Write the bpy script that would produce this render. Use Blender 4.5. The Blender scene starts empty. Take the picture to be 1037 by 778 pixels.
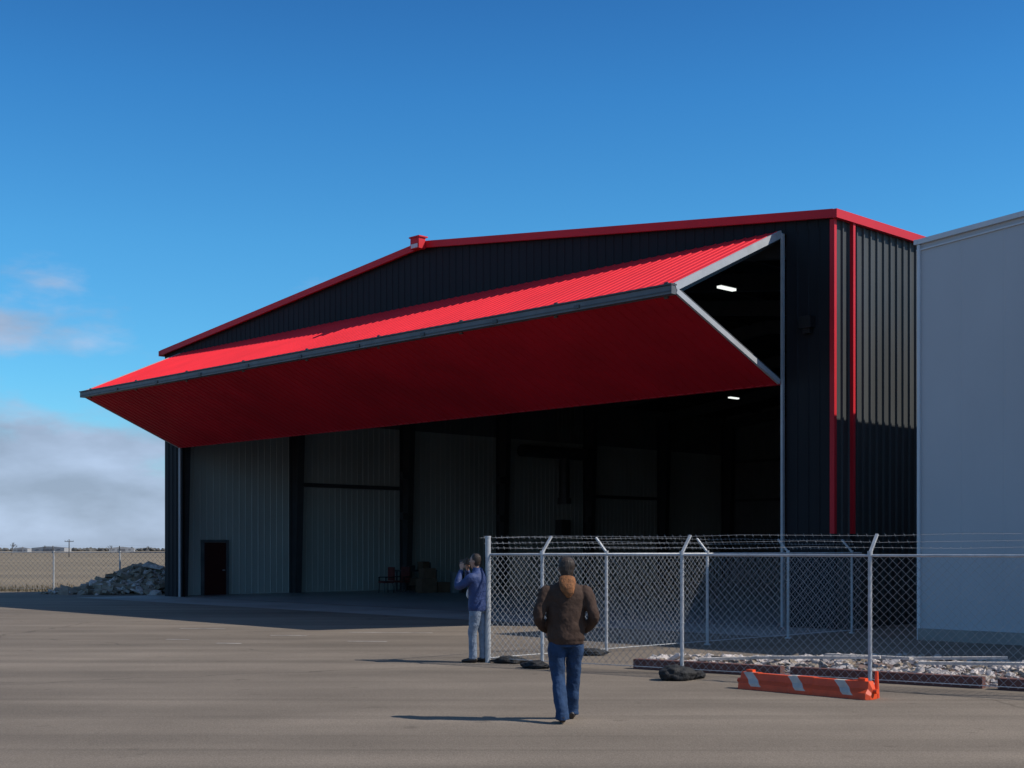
import bpy, bmesh, math, random
from mathutils import Vector, Matrix, noise
random.seed(7)
scene = bpy.context.scene
COL = scene.collection
rad = math.radians

# ------------------------------------------------------------------ materials
def nodes_of(m):
    m.use_nodes = True
    nt = m.node_tree
    return nt, nt.nodes, nt.links, nt.nodes['Principled BSDF']

def mat(name, col, rough=0.6, var=0.15, scale=3.0, bump=0.0, bscale=20.0, metal=0.0, spec=0.5, stretch=(1,1,1), dirt=0.0):
    m = bpy.data.materials.new(name)
    nt, N, L, b = nodes_of(m)
    b.inputs['Roughness'].default_value = rough
    b.inputs['Metallic'].default_value = metal
    b.inputs['Specular IOR Level'].default_value = spec
    geo = N.new('ShaderNodeNewGeometry')
    mp = N.new('ShaderNodeMapping'); mp.inputs['Scale'].default_value = stretch
    L.new(geo.outputs['Position'], mp.inputs['Vector'])
    n1 = N.new('ShaderNodeTexNoise'); n1.inputs['Scale'].default_value = scale; n1.inputs['Detail'].default_value = 6
    n1.inputs['Roughness'].default_value = 0.6
    L.new(mp.outputs[0], n1.inputs['Vector'])
    mr = N.new('ShaderNodeMapRange')
    mr.inputs['From Min'].default_value = 0.3; mr.inputs['From Max'].default_value = 0.7
    mr.inputs['To Min'].default_value = 1 - var; mr.inputs['To Max'].default_value = 1 + var
    L.new(n1.outputs['Fac'], mr.inputs['Value'])
    mx = N.new('ShaderNodeVectorMath'); mx.operation = 'SCALE'
    mx.inputs[0].default_value = col[:3]
    L.new(mr.outputs[0], mx.inputs['Scale'])
    L.new(mx.outputs[0], b.inputs['Base Color'])
    if bump > 0:
        n2 = N.new('ShaderNodeTexNoise'); n2.inputs['Scale'].default_value = bscale; n2.inputs['Detail'].default_value = 5
        L.new(mp.outputs[0], n2.inputs['Vector'])
        bp = N.new('ShaderNodeBump'); bp.inputs['Strength'].default_value = bump; bp.inputs['Distance'].default_value = 0.02
        L.new(n2.outputs['Fac'], bp.inputs['Height']); L.new(bp.outputs[0], b.inputs['Normal'])
    return m

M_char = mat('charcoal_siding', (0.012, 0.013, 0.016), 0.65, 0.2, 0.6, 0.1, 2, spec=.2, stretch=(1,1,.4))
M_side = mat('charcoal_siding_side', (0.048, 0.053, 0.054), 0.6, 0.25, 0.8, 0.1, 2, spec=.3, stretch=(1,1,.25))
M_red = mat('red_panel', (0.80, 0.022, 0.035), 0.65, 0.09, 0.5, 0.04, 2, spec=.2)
M_red_shaded = mat('red_panel_shaded', (0.52, 0.008, 0.020), 0.6, 0.18, 0.35, 0.08, 1.2, spec=.25)  # same door red, shade of the underside put into the colour
M_trim = mat('red_trim', (0.55, 0.012, 0.022), 0.55, 0.08, 1, spec=.3)
M_frame = mat('grey_steel_frame', (0.11, 0.115, 0.12), 0.5, 0.25, 2)
M_frame_l = mat('light_steel_edge', (0.38, 0.39, 0.40), 0.45, 0.15, 2)
M_frame_d = mat('dark_steel', (0.05, 0.053, 0.056), 0.5, 0.15, 2)
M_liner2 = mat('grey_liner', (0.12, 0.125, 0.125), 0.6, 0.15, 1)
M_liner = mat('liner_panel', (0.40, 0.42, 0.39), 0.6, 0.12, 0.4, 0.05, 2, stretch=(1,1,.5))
M_black = mat('black_insulation', (0.014, 0.014, 0.015), 0.8, 0.2, 1)
M_roof = mat('roof_metal', (0.25, 0.26, 0.28), 0.5, 0.1, 1)
M_white = mat('pale_siding', (0.46, 0.465, 0.475), 0.65, 0.06, 0.35, 0.04, 1.5, stretch=(1,1,.4))
M_whitetrim = mat('pale_trim', (0.58, 0.59, 0.60), 0.5, 0.05, 1)
M_door = mat('dark_red_door', (0.05, 0.006, 0.006), 0.5, 0.1, 2)
M_galv = mat('galvanised_steel', (0.42, 0.43, 0.44), 0.5, 0.2, 6, metal=0.2)
M_wire = mat('galvanised_wire', (0.34, 0.35, 0.36), 0.5, 0.15, 4, metal=0.2)
M_rock = mat('broken_concrete', (0.25, 0.20, 0.15), 0.9, 0.4, 2.5, 0.5, 30)
M_stone = mat('pale_gravel', (0.44, 0.39, 0.36), 0.9, 0.5, 6, 0.4, 40)
M_soil = mat('red_brown_soil', (0.15, 0.10, 0.085), 0.95, 0.4, 3, 0.8, 25)
M_timber = mat('weathered_timber', (0.12, 0.05, 0.042), 0.8, 0.35, 3, 0.3, 30, stretch=(1,1,4))
M_plank = mat('pale_plank', (0.50, 0.46, 0.42), 0.8, 0.25, 5, 0.2, 30)
M_bag = mat('black_sandbag', (0.012, 0.012, 0.013), 0.75, 0.4, 8, 0.8, 45)
M_skin = mat('skin', (0.42, 0.24, 0.17), 0.55, 0.08, 12)
M_hair = mat('brown_hair', (0.024, 0.013, 0.007), 0.6, 0.5, 60, 0.6, 120, stretch=(1,1,.15))
M_hood = mat('tan_hood', (0.20, 0.075, 0.022), 0.8, 0.5, 25, 0.6, 80)
M_jkt = mat('brown_jacket', (0.056, 0.034, 0.025), 0.85, 0.25, 9, 0.35, 30, spec=.2)
M_jean = mat('blue_jeans', (0.022, 0.048, 0.105), 0.85, 0.35, 9, 0.4, 40, spec=.2)
M_jkt2 = mat('blue_jacket', (0.018, 0.04, 0.13), 0.7, 0.25, 9, 0.35, 30)
M_jean2 = mat('faded_jeans', (0.18, 0.22, 0.28), 0.85, 0.25, 9, 0.5, 40)
M_shoe = mat('dark_shoe', (0.03, 0.02, 0.016), 0.5, 0.2, 9)
M_blk = mat('black_plastic', (0.015, 0.015, 0.016), 0.35, 0.1, 9)
M_eye = mat('eye_white', (0.7, 0.68, 0.65), 0.3, 0.02, 9)
M_lip = mat('lips', (0.30, 0.11, 0.09), 0.5, 0.05, 9)
M_bagw = mat('white_bag', (0.65, 0.65, 0.66), 0.7, 0.1, 20)
M_brown = mat('brown_cardboard', (0.13, 0.075, 0.045), 0.85, 0.2, 5)
M_redch = mat('dark_red_cloth', (0.14, 0.03, 0.025), 0.85, 0.2, 5)
M_bark = mat('bark', (0.09, 0.08, 0.07), 0.95, 0.3, 3)
M_barn = mat('barn_paint', (0.30, 0.30, 0.30), 0.8, 0.1, 0.5)
M_barnroof = mat('barn_roof', (0.14, 0.14, 0.15), 0.8, 0.1, 0.5)

def asphalt():
    m = bpy.data.materials.new('asphalt'); nt, N, L, b = nodes_of(m)
    geo = N.new('ShaderNodeNewGeometry')
    def noisen(scale, detail, st=(1,1,1), rot=0, dist=0):
        mp = N.new('ShaderNodeMapping'); mp.inputs['Scale'].default_value = st; mp.inputs['Rotation'].default_value = (0,0,rot)
        L.new(geo.outputs['Position'], mp.inputs['Vector'])
        n = N.new('ShaderNodeTexNoise'); n.inputs['Scale'].default_value = scale; n.inputs['Detail'].default_value = detail
        n.inputs['Distortion'].default_value = dist
        L.new(mp.outputs[0], n.inputs['Vector']); return n.outputs['Fac']
    def mr(v, a, c, lo, hi):
        r = N.new('ShaderNodeMapRange'); L.new(v, r.inputs['Value'])
        for k, x in zip(('From Min','From Max','To Min','To Max'), (a,c,lo,hi)): r.inputs[k].default_value = x
        return r.outputs[0]
    def mul(a, c):
        q = N.new('ShaderNodeMath'); q.operation = 'MULTIPLY'; L.new(a, q.inputs[0]); L.new(c, q.inputs[1]); return q.outputs[0]
    big = mr(noisen(0.12, 4, (0.35,1,1), 0.1), .35, .65, .82, 1.16)
    mid = mr(noisen(0.9, 6, (0.5,1,1), -0.3), .3, .7, .88, 1.12)
    fine = mr(noisen(60, 2), .3, .7, .74, 1.28)
    streak = mr(noisen(0.5, 5, (0.05,1.8,1), 0.22), .40, .62, 1.07, .86)
    streak2 = mr(noisen(0.6, 4, (0.04,3.0,1), -0.55, .2), .56, .66, 1.0, .84)
    v = mul(mul(mul(big, mid), mul(fine, streak)), streak2)
    spots = mr(noisen(2.2, 3), .66, .74, 1.0, .78)
    v = mul(v, spots)
    mp = N.new('ShaderNodeMapping'); mp.inputs['Scale'].default_value = (0.07, 0.13, 1); mp.inputs['Rotation'].default_value=(0,0,0.4)
    wn = N.new('ShaderNodeTexNoise'); wn.inputs['Scale'].default_value = 0.7; wn.inputs['Detail'].default_value = 5
    L.new(geo.outputs['Position'], wn.inputs['Vector'])
    ad = N.new('ShaderNodeVectorMath'); ad.operation='MULTIPLY_ADD'
    ad.inputs[1].default_value=(1.6,1.6,0); L.new(wn.outputs['Color'], ad.inputs[0]); L.new(geo.outputs['Position'], ad.inputs[2])
    L.new(ad.outputs[0], mp.inputs['Vector'])
    vo = N.new('ShaderNodeTexVoronoi'); vo.feature='DISTANCE_TO_EDGE'; vo.inputs['Scale'].default_value = 1.0; vo.voronoi_dimensions='2D'
    L.new(mp.outputs[0], vo.inputs['Vector'])
    ck = mr(vo.outputs['Distance'], 0.001, 0.005, .72, 1.0)
    v = mul(v, ck)
    sc = N.new('ShaderNodeVectorMath'); sc.operation='SCALE'; sc.inputs[0].default_value=(0.190,0.156,0.122)
    L.new(v, sc.inputs['Scale']); L.new(sc.outputs[0], b.inputs['Base Color'])
    b.inputs['Roughness'].default_value=.9; b.inputs['Specular IOR Level'].default_value=.2
    n2 = noisen(90, 3)
    bp = N.new('ShaderNodeBump'); bp.inputs['Strength'].default_value=.5; bp.inputs['Distance'].default_value=.01
    L.new(n2, bp.inputs['Height']); L.new(bp.outputs[0], b.inputs['Normal'])
    return m
M_asph = asphalt()
M_conc = mat('concrete', (0.28,0.265,0.24), 0.85, 0.22, 0.5, 0.3, 30)
M_floor = mat('hangar_floor_concrete', (0.30,0.30,0.29), 0.4, 0.2, 0.3)
M_field = mat('dry_grass_field', (0.18,0.135,0.08), 0.95, 0.35, 0.05, 0.6, 3, stretch=(.4,1,1))
M_paint = mat('worn_white_paint', (0.33,0.30,0.27), 0.8, 0.5, 3.0)

def stripes():
    m = bpy.data.materials.new('orange_white_stripes'); nt, N, L, b = nodes_of(m)
    tc = N.new('ShaderNodeTexCoord'); sp = N.new('ShaderNodeSeparateXYZ'); L.new(tc.outputs['Object'], sp.inputs[0])
    a = N.new('ShaderNodeMath'); a.operation='ADD'; L.new(sp.outputs['X'], a.inputs[0]); L.new(sp.outputs['Z'], a.inputs[1])
    w = N.new('ShaderNodeMath'); w.operation='PINGPONG'; w.inputs[1].default_value=.34
    a2 = N.new('ShaderNodeMath'); a2.operation='ADD'; a2.inputs[1].default_value=5.38; L.new(a.outputs[0], a2.inputs[0]); L.new(a2.outputs[0], w.inputs[0])
    g = N.new('ShaderNodeMath'); g.operation='LESS_THAN'; g.inputs[1].default_value=.075; L.new(w.outputs[0], g.inputs[0])
    zt = N.new('ShaderNodeMath'); zt.operation='GREATER_THAN'; zt.inputs[1].default_value=.045; L.new(sp.outputs['Z'], zt.inputs[0])
    gm = N.new('ShaderNodeMath'); gm.operation='MULTIPLY'; L.new(g.outputs[0],gm.inputs[0]); L.new(zt.outputs[0],gm.inputs[1])
    n = N.new('ShaderNodeTexNoise'); n.inputs['Scale'].default_value=9; n.inputs['Detail'].default_value=6
    L.new(tc.outputs['Object'], n.inputs['Vector'])
    mx = N.new('ShaderNodeMixRGB'); mx.inputs[1].default_value=(.85,.085,.012,1); mx.inputs[2].default_value=(.66,.58,.50,1)
    L.new(gm.outputs[0], mx.inputs[0])
    m2 = N.new('ShaderNodeMixRGB'); m2.blend_type='MULTIPLY'; m2.inputs[0].default_value=.5
    L.new(mx.outputs[0], m2.inputs[1]); L.new(n.outputs['Fac'], m2.inputs[2])
    L.new(m2.outputs[0], b.inputs['Base Color']); b.inputs['Roughness'].default_value=.5
    return m
M_stripe = stripes()
M_orange = mat('orange_plastic', (0.75,0.07,0.012), .45, .2, 8)
def emis(name, col, s):
    m = bpy.data.materials.new(name); nt,N,L,b = nodes_of(m)
    b.inputs['Emission Color'].default_value=(*col,1); b.inputs['Emission Strength'].default_value=s
    return m
M_lamp = emis('lamp_glow', (0.95,1,0.95), 1.1)

# ------------------------------------------------------------------ mesh helpers
def empty(name, loc=(0,0,0), rot=0.0):
    e = bpy.data.objects.new(name, None); COL.objects.link(e); e.location = loc; e.rotation_euler=(0,0,rot)
    e.empty_display_size=.3
    return e
def add(name, bm, mats, parent=None, smooth=False, fixn=True):
    if fixn: bmesh.ops.recalc_face_normals(bm, faces=bm.faces)
    me = bpy.data.meshes.new(name); bm.to_mesh(me); bm.free()
    for m in (mats if isinstance(mats,(list,tuple)) else [mats]): me.materials.append(m)
    if smooth:
        for p in me.polygons: p.use_smooth=True
    o = bpy.data.objects.new(name, me); COL.objects.link(o)
    if parent: o.parent = parent
    return o
def obox(bm, c, ax, ay, az, mi=0):
    c=Vector(c); vs=[]
    for i in (-1,1):
        for j in (-1,1):
            for k in (-1,1):
                vs.append(bm.verts.new(c+ax*i+ay*j+az*k))
    idx=[(0,1,3,2),(4,6,7,5),(0,4,5,1),(2,3,7,6),(0,2,6,4),(1,5,7,3)]
    for f in idx:
        fc=bm.faces.new([vs[q] for q in f]); fc.material_index=mi
def beam(bm, p, q, w, h, up=Vector((0,0,1)), mi=0):
    p=Vector(p); q=Vector(q); d=(q-p); l=d.length; d.normalize()
    s=d.cross(up)
    if s.length<1e-4: s=Vector((1,0,0))
    s.normalize(); u=s.cross(d).normalized()
    obox(bm,(p+q)/2,d*l/2,s*w/2,u*h/2,mi)
def rod(bm, p, q, r, n=8, r2=None, mi=0, cap=True):
    p=Vector(p); q=Vector(q); d=(q-p).normalized()
    a=d.cross(Vector((0,0,1)));
    if a.length<1e-3: a=Vector((1,0,0))
    a.normalize(); b=d.cross(a)
    r2=r if r2 is None else r2
    A=[];B=[]
    for i in range(n):
        t=2*math.pi*i/n; o=a*math.cos(t)+b*math.sin(t)
        A.append(bm.verts.new(p+o*r)); B.append(bm.verts.new(q+o*r2))
    for i in range(n):
        f=bm.faces.new((A[i],A[(i+1)%n],B[(i+1)%n],B[i])); f.material_index=mi
    if cap:
        for R in (A[::-1],B):
            f=bm.faces.new(R); f.material_index=mi
def ribbed(bm, P0, U, V, Nn, width, vb, vt, sp=.3, depth=.03, wr=.03, breaks=(), mi=0, start=0):
    us=[(0,0.0)]
    k=1
    while k*sp<width-.08:
        u=k*sp
        us += [(u-wr,0),(u-wr*.5,depth),(u+wr*.5,depth),(u+wr,0)]
        k+=1
    us.append((width,0))
    for b_ in breaks:
        if all(abs(b_-u[0])>1e-3 for u in us):
            us.append((b_, 0)); 
    us.sort(key=lambda x:x[0])
    prev=None
    for u,h in us:
        a=bm.verts.new(P0+U*u+V*vb(u)+Nn*h); c=bm.verts.new(P0+U*u+V*vt(u)+Nn*h)
        if prev:
            f=bm.faces.new((prev[0],a,c,prev[1])); f.material_index=mi
        prev=(a,c)
def poly(bm, pts, mi=0):
    f=bm.faces.new([bm.verts.new(p) for p in pts]); f.material_index=mi; return f

# ------------------------------------------------------------------ layout frame
Lp=Vector((-13.56,52.3,0)); Rp=Vector((7.37,30.6,0))
W=(Rp-Lp).length
d1=(Rp-Lp).normalized(); d2=Vector((-d1.y,d1.x,0)); Z=Vector((0,0,1)); out=-d2
def H(a,t,z): return Lp+d1*a+d2*t+Z*z
EV=9.47; PK=11.12; D=36.0; RA=.522*W
def roofz(a): return EV+(PK-EV)*(a/RA if a<RA else (W-a)/(W-RA))

# ------------------------------------------------------------------ ground
bm=bmesh.new()
poly(bm,[(-2500,-300,0),(2500,-300,0),(2500,4000,0),(-2500,4000,0)])
add('ground',bm,M_field)
bm=bmesh.new()
poly(bm,[(-120,-80,.004),(90,-80,.004),(90,56,.004),(-6,57,.004),(-30,58.2,.004),(-120,62,.004)])
add('asphalt_pavement',bm,M_asph)
bm=bmesh.new()
p=[H(-1,-3.2,.008),H(W+.6,-3.2,.008),H(W+.6,.0,.008),H(-1,.0,.008)]
poly(bm,p); add('concrete_apron',bm,M_conc)
bm=bmesh.new()
def gp(u,v,z=.008):
    Y=1.85*1356/(v-556); return Vector(((u-518.5)/1356*Y,Y,z))
for (u,v,l) in [(205,637,1.1),(292,644,.8),(395,641,1.9),(372,650,.8),(232,652,.5),(180,648,.5)]:
    c=gp(u,v); obox_d=Vector((.99,-.12,0)); n=Vector((.12,.99,0))
    poly(bm,[c-obox_d*l/2-n*.06,c+obox_d*l/2-n*.06,c+obox_d*l/2+n*.06,c-obox_d*l/2+n*.06])
add('painted_marking',bm,M_paint)

# ------------------------------------------------------------------ HANGAR
hg=empty('aircraft_hangar')
aL=.0445*W; aR=.9527*W; zT=9.27; zB=5.80; zF=7.47; PF=4.0
bm=bmesh.new()
ribbed(bm,H(0,0,0),d1,Z,out,W,lambda u:zT,lambda u:roofz(u),.3,.014,.03,breaks=(RA,))
ribbed(bm,H(0,0,0),d1,Z,out,aL,lambda u:0,lambda u:zT-.003,.3,.02,.03)
ribbed(bm,H(aR+.12,0,0),d1,Z,out,W-aR-.12,lambda u:0,lambda u:zT-.003,.3,.016,.03)
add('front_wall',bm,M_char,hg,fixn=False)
bm=bmesh.new()
ribbed(bm,H(W,0,0),d2,Z,d1,D,lambda u:0,lambda u:EV,.3,.045,.045)
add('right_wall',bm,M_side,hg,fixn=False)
bm=bmesh.new()
ribbed(bm,H(0,0,0),d2,Z,-d1,D,lambda u:0,lambda u:EV,.3,.035,.035)
ribbed(bm,H(0,D,0),d1,Z,d2,W,lambda u:0,lambda u:roofz(u),.3,.035,.035,breaks=(RA,))
add('left_and_back_wall',bm,M_side,hg,fixn=False)
bm=bmesh.new()
ribbed(bm,H(.22,.25,0),d2,Z,d1,D-.5,lambda u:.0,lambda u:7.2,.3,.02,.03)
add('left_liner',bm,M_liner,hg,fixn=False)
bm=bmesh.new()
ribbed(bm,H(.22,.25,0),d2,Z,d1,D-.5,lambda u:7.2,lambda u:9.3,.3,.02,.03)
ribbed(bm,H(.2,D-.22,0),d1,Z,-d2,W-.4,lambda u:0,lambda u:roofz(u+.2)-.05,.3,.02,.03,breaks=(RA-.2,))
ribbed(bm,H(W-.22,.25,0),d2,Z,-d1,D-.5,lambda u:0,lambda u:9.3,.3,.02,.03)
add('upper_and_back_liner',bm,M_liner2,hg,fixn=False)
bm=bmesh.new()
for (x0,x1) in ((.0,RA),(RA,W)):
    poly(bm,[H(x0,0.02,roofz(x0)-.04),H(x1,.02,roofz(x1)-.04),H(x1,D-.02,roofz(x1)-.04),H(x0,D-.02,roofz(x0)-.04)])
poly(bm,[H(0.02,.10,zT),H(W-.02,.10,zT),H(W-.02,.10,roofz(W)-.05),H(RA,.10,PK-.05),H(.02,.10,roofz(0)-.05)])
poly(bm,[H(aR+.12,.12,0),H(W-.02,.12,0),H(W-.02,.12,zT),H(aR+.12,.12,zT)])
poly(bm,[H(0.02,.12,0),H(aL-.02,.12,0),H(aL-.02,.12,zT),H(0.02,.12,zT)])
add('insulation',bm,M_black,hg)
bm=bmesh.new()
ov=.04
for (x0,x1) in ((-ov,RA),(RA,W+ov)):
    pts=[(x0,-.08),(x1,-.08),(x1,D+.1),(x0,D+.1)]
    top=[bm.verts.new(H(a,t,roofz(a)+.10)) for a,t in pts]; bot=[bm.verts.new(H(a,t,roofz(a)+.02)) for a,t in pts]
    bm.faces.new(top); bm.faces.new(bot[::-1])
    for i in range(4): bm.faces.new((bot[i],bot[(i+1)%4],top[(i+1)%4],top[i]))
add('roof',bm,M_roof,hg)
bm=bmesh.new()
for (x0,x1) in ((-.02,RA),(RA,W+.06)):
    beam(bm,H(x0,-.14,roofz(x0)+.02),H(x1,-.14,roofz(x1)+.02),.09,.20)
beam(bm,H(W+.12,-.19,EV+.0),H(W+.12,D+.1,EV+.0),.12,.20)
beam(bm,H(-.09,-.19,EV+.0),H(-.09,D+.1,EV+.0),.12,.20)
beam(bm,H(W+.005,-.06,2.2),H(W+.005,-.06,EV-.1),.10,.12,up=d1)
beam(bm,H(W+.09,.62,2.2),H(W+.09,.62,EV-.1),.09,.09,up=d1)
add('red_trim',bm,M_trim,hg)
bm=bmesh.new()
beam(bm,H(W+.005,-.06,0),H(W+.005,-.06,2.198),.10,.12,up=d1)
beam(bm,H(W+.09,.62,.2),H(W+.09,.62,2.198),.09,.09,up=d1)
add('lower_trim_shaded',bm,M_char,hg)  # charcoal stands for shade on the lower red trim and downspout
bm=bmesh.new()
obox(bm,H(RA+.0,-.32,PK+.02),d1*.20,d2*.13,Z*.17)
obox(bm,H(RA+.0,-.46,PK-.07),d1*.15,d2*.012,Z*.06,1)
obox(bm,H(RA+.0,-.30,PK+.205),d1*.24,d2*.18,Z*.02)
add('ridge_cap_box',bm,[M_trim,M_whitetrim],hg)
bm=bmesh.new()
beam(bm,H(aR+.07,-.10,0),H(aR+.07,-.10,zT),.05,.06,up=d1)
beam(bm,H(aR+.07,-.05,0),H(aR+.07,-.05,zT),.05,.04,up=d1)
add('door_guide_right',bm,M_frame_l,hg)
bm=bmesh.new()
beam(bm,H(aL-.07,-.08,0),H(aL-.07,-.08,zT),.06,.08,up=d1)
add('door_guide_left',bm,M_frame_l,hg)
bm=bmesh.new()
ts=[.45,5.8,11.75,17.7,23.8,29.7,35.4]
for t in ts:
    for a,s in ((.55,1),(W-.55,-1)):
        obox(bm,H(a-.30*s,t,4.5),d1*.012,d2*.16,Z*4.5)
        vs=[H(a+.12*s,t-.16,0.0),H(a+.12*s,t+.16,0),H(a+.45*s,t+.16,8.9),H(a+.45*s,t-.16,8.9)]
        vs2=[v+d1*.02*s for v in vs]
        A=[bm.verts.new(v) for v in vs]; B=[bm.verts.new(v) for v in vs2]
        bm.faces.new(A[::-1]); bm.faces.new(B)
        for i in range(4): bm.faces.new((A[i],A[(i+1)%4],B[(i+1)%4],B[i]))
        A=[bm.verts.new(v) for v in (H(a-.29*s,t,0),H(a+.12*s,t,0),H(a+.45*s,t,8.9),H(a-.29*s,t,9.1))]
        bm.faces.new(A)
    for (x0,x1) in ((.6,RA),(W-.6,RA)):
        beam(bm,H(x0,t,roofz(x0)-.62),H(x1,t,roofz(x1)-.45),.28,.5)
add('rigid_frames',bm,M_frame_d,hg)
bm=bmesh.new()
for i in (1,4):
    beam(bm,H(.40,ts[i]+.2,4.55),H(.40,ts[i+1]-.2,4.55),.16,.16)
for k in range(1,12):
    a=W*k/12; beam(bm,H(a,.2,roofz(a)-.17),H(a,D-.2,roofz(a)-.17),.08,.2)
for t in (11.5,17.4,23.5):
    for z in (5.1,3.3): obox(bm,H(1.0,t-.25,z),d1*.12,d2*.18,Z*.16)
for z in (2.4,4.6,6.8):
    beam(bm,H(1,D-.35,z),H(W-1,D-.35,z),.16,.16)
for a in (W*.25,W*.5,W*.75): obox(bm,H(a,D-.5,4.8),d1*.1,d2*.14,Z*4.8)
# duct work and heaters hung on the wall
rod(bm,H(.9,18.6,6.6),H(.9,23.0,6.6),.30,14); rod(bm,H(.9,21.6,6.6),H(.9,21.6,4.4),.26,14); rod(bm,H(.9,21.6,4.4),H(.9,21.6,4.1),.34,14)
obox(bm,H(.8,21.6,2.9),d1*.22,d2*.32,Z*.4)
add('girts_and_purlins',bm,M_frame_d,hg)
bm=bmesh.new()
tdo=2.05
obox(bm,H(.30,tdo,1.05),d1*.03,d2*.50,Z*1.05,0)
for dt in (-.56,.56): obox(bm,H(.31,tdo+dt,1.08),d1*.05,d2*.055,Z*1.08,1)
obox(bm,H(.31,tdo,2.165),d1*.048,d2*.62,Z*.05,1)
obox(bm,H(.36,tdo+.38,1.0),d1*.03,d2*.04,Z*.02,2)
add('personnel_door',bm,[M_door,M_frame,M_frame_l],hg)
bm=bmesh.new(); poly(bm,[H(.02,0.01,.014),H(W-.02,0.01,.014),H(W-.02,D,.014),H(.02,D,.014)])
add('hangar_floor',bm,M_floor,hg)
bm=bmesh.new()
for a in (W-5.3,W-21.2):
    for t in (3,10,17,24.7,31):
        obox(bm,H(a,t,8.95),d1*.07,d2*.34,Z*.03,0); obox(bm,H(a,t,9.03),d1*.12,d2*.38,Z*.05,1)
        rod(bm,H(a,t-.3,9.07),H(a,t-.3,roofz(a)-.2),.01,5,mi=1); rod(bm,H(a,t+.3,9.07),H(a,t+.3,roofz(a)-.2),.01,5,mi=1)
add('strip_lights',bm,[M_lamp,M_frame_d],hg)
Wd=aR-aL
def DP(a,o,z): return H(a,-o,z)
top0=(0.06,zT-.02); fold=(PF,zF); bot=(0.10,zB)
def panel(p0,p1):
    P0=DP(aL,p0[0],p0[1]); P1=DP(aL,p1[0],p1[1]); V=(P1-P0); l=V.length; V.normalize()
    n=d1.cross(V); 
    if n.dot(out)<0: n=-n
    return P0,V,l,n
bm=bmesh.new()
P0,V,l,n=panel(top0,fold)
ribbed(bm,P0+n*.09,d1,V,n,Wd,lambda u:0,lambda u:l-.04,.3,.018,.03)
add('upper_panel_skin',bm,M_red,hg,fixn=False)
bm=bmesh.new(); 
obox(bm,P0+d1*Wd/2+V*l/2-n*.09,d1*(Wd/2-.02),V*(l/2-.02),n*.01)
add('upper_panel_liner',bm,M_frame_d,hg)
bm=bmesh.new()
P2,V2,l2,n2=panel(fold,bot)
ribbed(bm,P2+n2*.09,d1,V2,n2,Wd,lambda u:.05,lambda u:l2,.3,.018,.03)
add('lower_panel_skin',bm,M_red_shaded,hg,fixn=False)
bm=bmesh.new()
obox(bm,P2+d1*Wd/2+V2*l2/2-n2*.09,d1*(Wd/2-.02),V2*(l2/2-.02),n2*.01)
add('lower_panel_liner',bm,M_frame_d,hg)
bm=bmesh.new()
for a in (0,Wd):
    s=-1 if a==0 else 1
    obox(bm,P0+d1*(a+.02*s)+V*l/2+n*.025,d1*.03,V*(l/2),n*.085)
    obox(bm,P2+d1*(a+.025*s)+V2*l2/2+n2*.045,d1*.03,V2*(l2/2-.05),n2*.06)
add('door_end_frames',bm,M_frame_l,hg)
bm=bmesh.new()
F=DP(aL,PF+.05,zF-.05)
obox(bm,F+d1*Wd/2,d1*(Wd/2+.04),out*.10,Z*.09)
obox(bm,F+d1*Wd/2+out*.03+Z*.115,d1*(Wd/2+.05),out*.10,Z*.018,1)
obox(bm,F+d1*Wd/2+out*.101-Z*.03,d1*(Wd/2+.02),out*.012,Z*.012,1)
for k in range(1,10):
    obox(bm,F+d1*(Wd*k/10)+out*.11-Z*.02,d1*.08,out*.02,Z*.04,1)
add('fold_rail',bm,[M_frame,M_frame_d],hg)
bm=bmesh.new()
obox(bm,DP(aL,.08,zB-.02)+d1*Wd/2,d1*(Wd/2+.02),out*.09,Z*.06)
add('bottom_seal_rail',bm,M_trim,hg)
bm=bmesh.new()
for k in range(0,9):
    a=.3+(Wd-.6)*k/8
    beam(bm,P0+d1*a-n*.16,P0+d1*a+V*l-n*.16,.08,.1,up=d1)
    beam(bm,P2+d1*a-n2*.16,P2+d1*a+V2*l2-n2*.16,.08,.1,up=d1)
add('door_stiffeners',bm,M_frame_d,hg)
bm=bmesh.new()
obox(bm,H(aR+.75,-.10,7.1),d1*.16,d2*.10,Z*.14)
obox(bm,H(aR+.75,-.08,6.9),d1*.1,d2*.06,Z*.06)
add('wall_light',bm,M_blk,hg)

# ------------------------------------------------------------------ neighbouring pale building
wb=empty('pale_metal_building')
C=Rp+d1*3.07-d2*1.69
def B(a,t,z): return C+d1*a+d2*t+Z*z
Hw=8.08; SL=.082; WB=24
def wz(u): return Hw+SL*(u if u<12 else 24-u)
bm=bmesh.new()
ribbed(bm,B(0,0,0),d1,Z,out,WB,lambda u:0,wz,.9,.004,.02,breaks=(12.0,))
ribbed(bm,B(0,0,0),d2,Z,-d1,30,lambda u:0,lambda u:Hw,.6,.02,.03)
ribbed(bm,B(WB,0,0),d2,Z,d1,30,lambda u:0,lambda u:Hw,.6,.02,.03)
ribbed(bm,B(0,30,0),d1,Z,d2,WB,lambda u:0,wz,.6,.02,.03,breaks=(12.0,))
add('walls',bm,M_white,wb,fixn=False)
bm=bmesh.new()
for x0,x1 in ((-.05,12),(12,24.05)):
    beam(bm,B(x0,-.04,wz(x0)+.0),B(x1,-.04,wz(x1)+.0),.07,.10)
    beam(bm,B(x0,-.02,wz(x0)-.16),B(x1,-.02,wz(x1)-.16),.03,.03)
beam(bm,B(-.05,-.08,Hw),B(-.05,30,Hw),.08,.10)
beam(bm,B(-.0,-.03,0),B(-.0,-.03,Hw-.06),.05,.06,up=d1)
add('trim',bm,M_whitetrim,wb)
bm=bmesh.new()
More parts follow.
